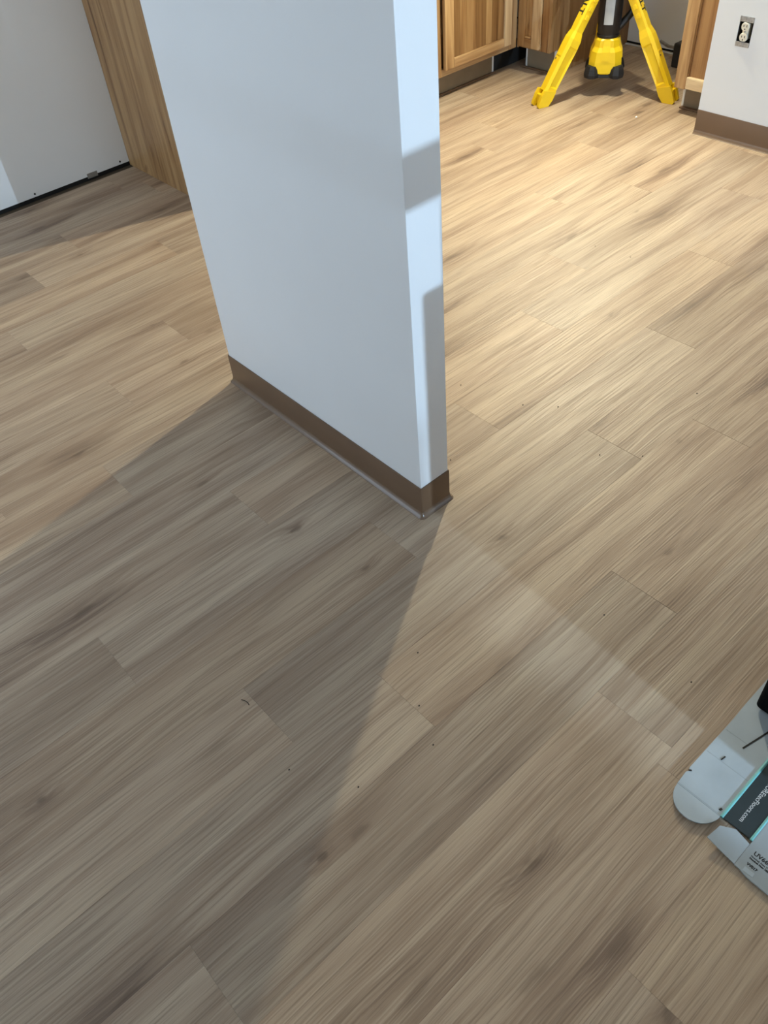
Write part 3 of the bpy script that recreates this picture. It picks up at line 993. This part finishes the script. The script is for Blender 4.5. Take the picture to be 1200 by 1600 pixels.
# pale label panel
bm = bmesh.new()
prism(bm, [(-0.2095, -1.034), (0.52, -1.034), (0.52, -1.35), (-0.219, -1.35), (-0.2135, -1.06), (-0.2095, -1.045)], 0.004, 0.004 + TH)
lb = obj('label_panel', bm, 'carton_label', root)
zt = 0.004 + TH + 0.0001
text_mesh('lettering', 'UV660', 0.0118, Vector((-0.1690, -1.0475, zt)), -Y, X, 'black_print', lb, bold=0.0003, depth=0.0001)
text_mesh('lettering', 'Nominal: 7mm 7" x 48"', 0.0046, Vector((-0.1755, -1.0465, zt)), -Y, X, 'black_print', lb, bold=0.00015, depth=0.0001)
text_mesh('lettering', 'Nominal: 7mm 183mm', 0.0046, Vector((-0.1805, -1.0465, zt)), -Y, X, 'black_print', lb, bold=0.0003, depth=0.0001)
text_mesh('lettering', 'VV017', 0.0072, Vector((-0.1935, -1.0485, zt)), -Y, X, 'black_print', lb, bold=0.0004, depth=0.0001)
bm = bmesh.new()
box(bm, -0.2075, -0.1985, -1.068, -1.049, zt - 0.0001, zt + 0.0002)
obj('sticker', bm, 'carton_white', lb)
# small side flap folded off the label panel
bm = bmesh.new()
fpts = [(-0.2085, -1.0335), (-0.1575, -1.0335), (-0.1525, -1.002), (-0.1690, -0.978), (-0.2045, -0.9735)]
loft(bm, [[Vector((x, y, 0.005 + max(0, y + 1.0335) * 0.13 + dz)) for x, y in fpts] for dz in (0, TH * 0.8)])
obj('side_flap', bm, 'carton_white', root)

# black bin standing on the carton
root = thing('black_bin', 'black box standing on the opened carton at the right edge', 'bin', (0.26, -1.08, 0.0105))
bm = bmesh.new()


def rrect(x0, x1, y0, y1, r, z, nn=5):
    out_ = []
    for cx, cy, a0 in ((x1 - r, y0 + r, -PI / 2), (x1 - r, y1 - r, 0), (x0 + r, y1 - r, PI / 2), (x0 + r, y0 + r, PI)):
        for i in range(nn + 1):
            a = a0 + PI / 2 * i / nn
            out_.append(Vector((cx + r * math.cos(a), cy + r * math.sin(a), z)))
    return out_


loft(bm, [rrect(0.108, 0.44, -1.25, -0.893, 0.012, 0.0105), rrect(0.102, 0.446, -1.256, -0.887, 0.012, 0.016), rrect(0.100, 0.448, -1.258, -0.885, 0.012, 0.655)])
obj('body', bm, 'matte_black', root)
bm = bmesh.new()
loft(bm, [rrect(0.094, 0.454, -1.264, -0.879, 0.014, 0.6555), rrect(0.094, 0.454, -1.264, -0.879, 0.014, 0.672)])
obj('lid', bm, 'matte_black', root)

# ------------------------------------------------------------------ crumbs and grit on the floor
bm = bmesh.new()
bmesh.ops.create_icosphere(bm, subdivisions=1, radius=0.006, matrix=Matrix.Translation((2.538, 1.165, 0.004)) @ Matrix.Diagonal((1.2, 0.8, 0.65, 1)))
tag(obj('plaster_crumb', bm, 'plaster'), 'small white plaster crumb on the floor near the tripod', 'crumb')


def floor_pt(u, v):
    d_ = R0 * ((u - 600) / F_PX) + R1 * ((v - 800) / F_PX) + R2
    return CAM_POS + d_ * (CAM_POS.z / -d_.z)


for u, v in ((817, 633), (872, 636), (1004, 713), (720, 602), (930, 385), (985, 402), (704, 719), (937, 711), (1089, 615), (944, 961), (1080, 1066), (560, 1230), (452, 1203), (653, 1020), (655, 1103), (677, 1164)):
    p = floor_pt(u, v)
    bm = bmesh.new()
    bmesh.ops.create_icosphere(bm, subdivisions=1, radius=0.0021, matrix=Matrix.Translation((p.x, p.y, 0.0012)) @ Matrix.Diagonal((1.1, 0.9, 0.6, 1)))
    tag(obj('grit_speck', bm, 'grit', origin=(p.x, p.y, 0)), 'tiny dark speck of grit on the floor planks', 'grit', 'specks of grit on the floor')
p = floor_pt(385, 1098)
bm = bmesh.new()
tube(bm, [Vector((p.x + dx, p.y + dy, 0.0012)) for dx, dy in ((-0.004, 0.014), (0.0005, 0.006), (0.002, -0.002), (0.001, -0.010))], 0.0009, 6)
tag(obj('thread', bm, 'grit'), 'short dark curved thread on the shaded floor', 'thread')

# ------------------------------------------------------------------ second work light and added light blockers behind the camera
FP = FLOOD_POS
root = thing('flood_light', 'small flood light on a post behind the camera', 'work light', (FP.x, FP.y - 0.05, 0))
bm = bmesh.new()
box(bm, FP.x - 0.09, FP.x + 0.09, FP.y - 0.10, FP.y - 0.03, FP.z - 0.07, FP.z + 0.07, 0.01)
obj('housing', bm, 'black_plastic', root)
bm = bmesh.new()
box(bm, FP.x - 0.07, FP.x + 0.07, FP.y - 0.0295, FP.y - 0.024, FP.z - 0.05, FP.z + 0.05, 0.002)
obj('lens', bm, 'flood_lens', root)
bm = bmesh.new()
lathe(bm, Vector((FP.x, FP.y - 0.065, 0)), [(0.16, 0.0005), (0.16, 0.012), (0.018, 0.02), (0.018, FP.z - 0.0705)], 20)
obj('post', bm, 'black_plastic', root)
ld = bpy.data.lights.new('flood_lamp', 'SPOT')
ld.energy = FLOOD_WATTS
ld.color = FLOOD_COLOR
ld.shadow_soft_size = 0.007
ld.spot_size = math.radians(80)
ld.spot_blend = 0.6
lo = bpy.data.objects.new('flood_lamp', ld)
COL.objects.link(lo)
lo.parent = root
lo.location = FP - root.location
lo.rotation_euler = (Vector((0.55, 0.3, 0.6)) - FP).to_track_quat('-Z', 'Y').to_euler()

SY = -2.3  # unseen cart shape added to block the right side of the flood beam
root = thing('cart_blocker', 'added unseen cart-shaped light blocker with a bar behind the camera', 'light blocker', (0.2, SY, 0))
bm = bmesh.new()
box(bm, -0.092, 0.48, SY - 0.13, SY + 0.13, 0.04, 0.732, 0.003)
obj('body', bm, 'cardboard_grey', root)
for i in range(3):
    bm = bmesh.new()
    box(bm, -0.08, 0.468, SY + 0.1305, SY + 0.136, 0.07 + i * 0.22, 0.27 + i * 0.22, 0.002)
    obj('drawer', bm, 'galvanised', root)
for cx_ in (-0.05, 0.44):
    for cy_ in (-0.09, 0.09):
        bm = bmesh.new()
        lathe(bm, Vector((cx_, SY + cy_ - 0.012, 0.0202)), [(0.0195, 0), (0.0195, 0.024)], 16, X, Z, Y)
        obj('wheel', bm, 'black_rubber', root)
bm = bmesh.new()
box(bm, -0.155, 0.48, SY - 0.02, SY + 0.02, 0.816, 0.860, 0.004)  # bar added to cast the shadow band on the wall end
bar = obj('band_blocker', bm, 'black_plastic', root)
for cx_ in (0.25, 0.45):
    bm = bmesh.new()
    box(bm, cx_ - 0.012, cx_ + 0.012, SY - 0.012, SY + 0.012, 0.7325, 0.8155)
    obj('bar_post', bm, 'black_plastic', bar)
bm = bmesh.new()
box(bm, -0.068, 0.22, SY - 0.09, SY + 0.09, 0.7325, 0.814, 0.003)  # block added to keep flood light off the back wall
tag(obj('chest_blocker', bm, 'cardboard_grey'), 'flat grey block added to stop flood light, on the cart-shaped blocker behind the camera', 'tool chest')
DY = -3.5  # unseen slab added to cut the left side of the flood beam
root = thing('slab_blocker', 'added light-blocking slab with a small latch standing upright behind the camera', 'door slab', (-0.5, DY, 0))
bm = bmesh.new()
box(bm, -0.95, -0.1945, DY - 0.02, DY + 0.02, 0.0005, 2.0, 0.003)
obj('slab', bm, 'pine', root)
bm = bmesh.new()
box(bm, -0.1942, -0.180, DY - 0.008, DY + 0.008, 0.717, 0.750, 0.001)  # small tab added to block flood light left of the wall end
obj('occluder', bm, 'galvanised', root)
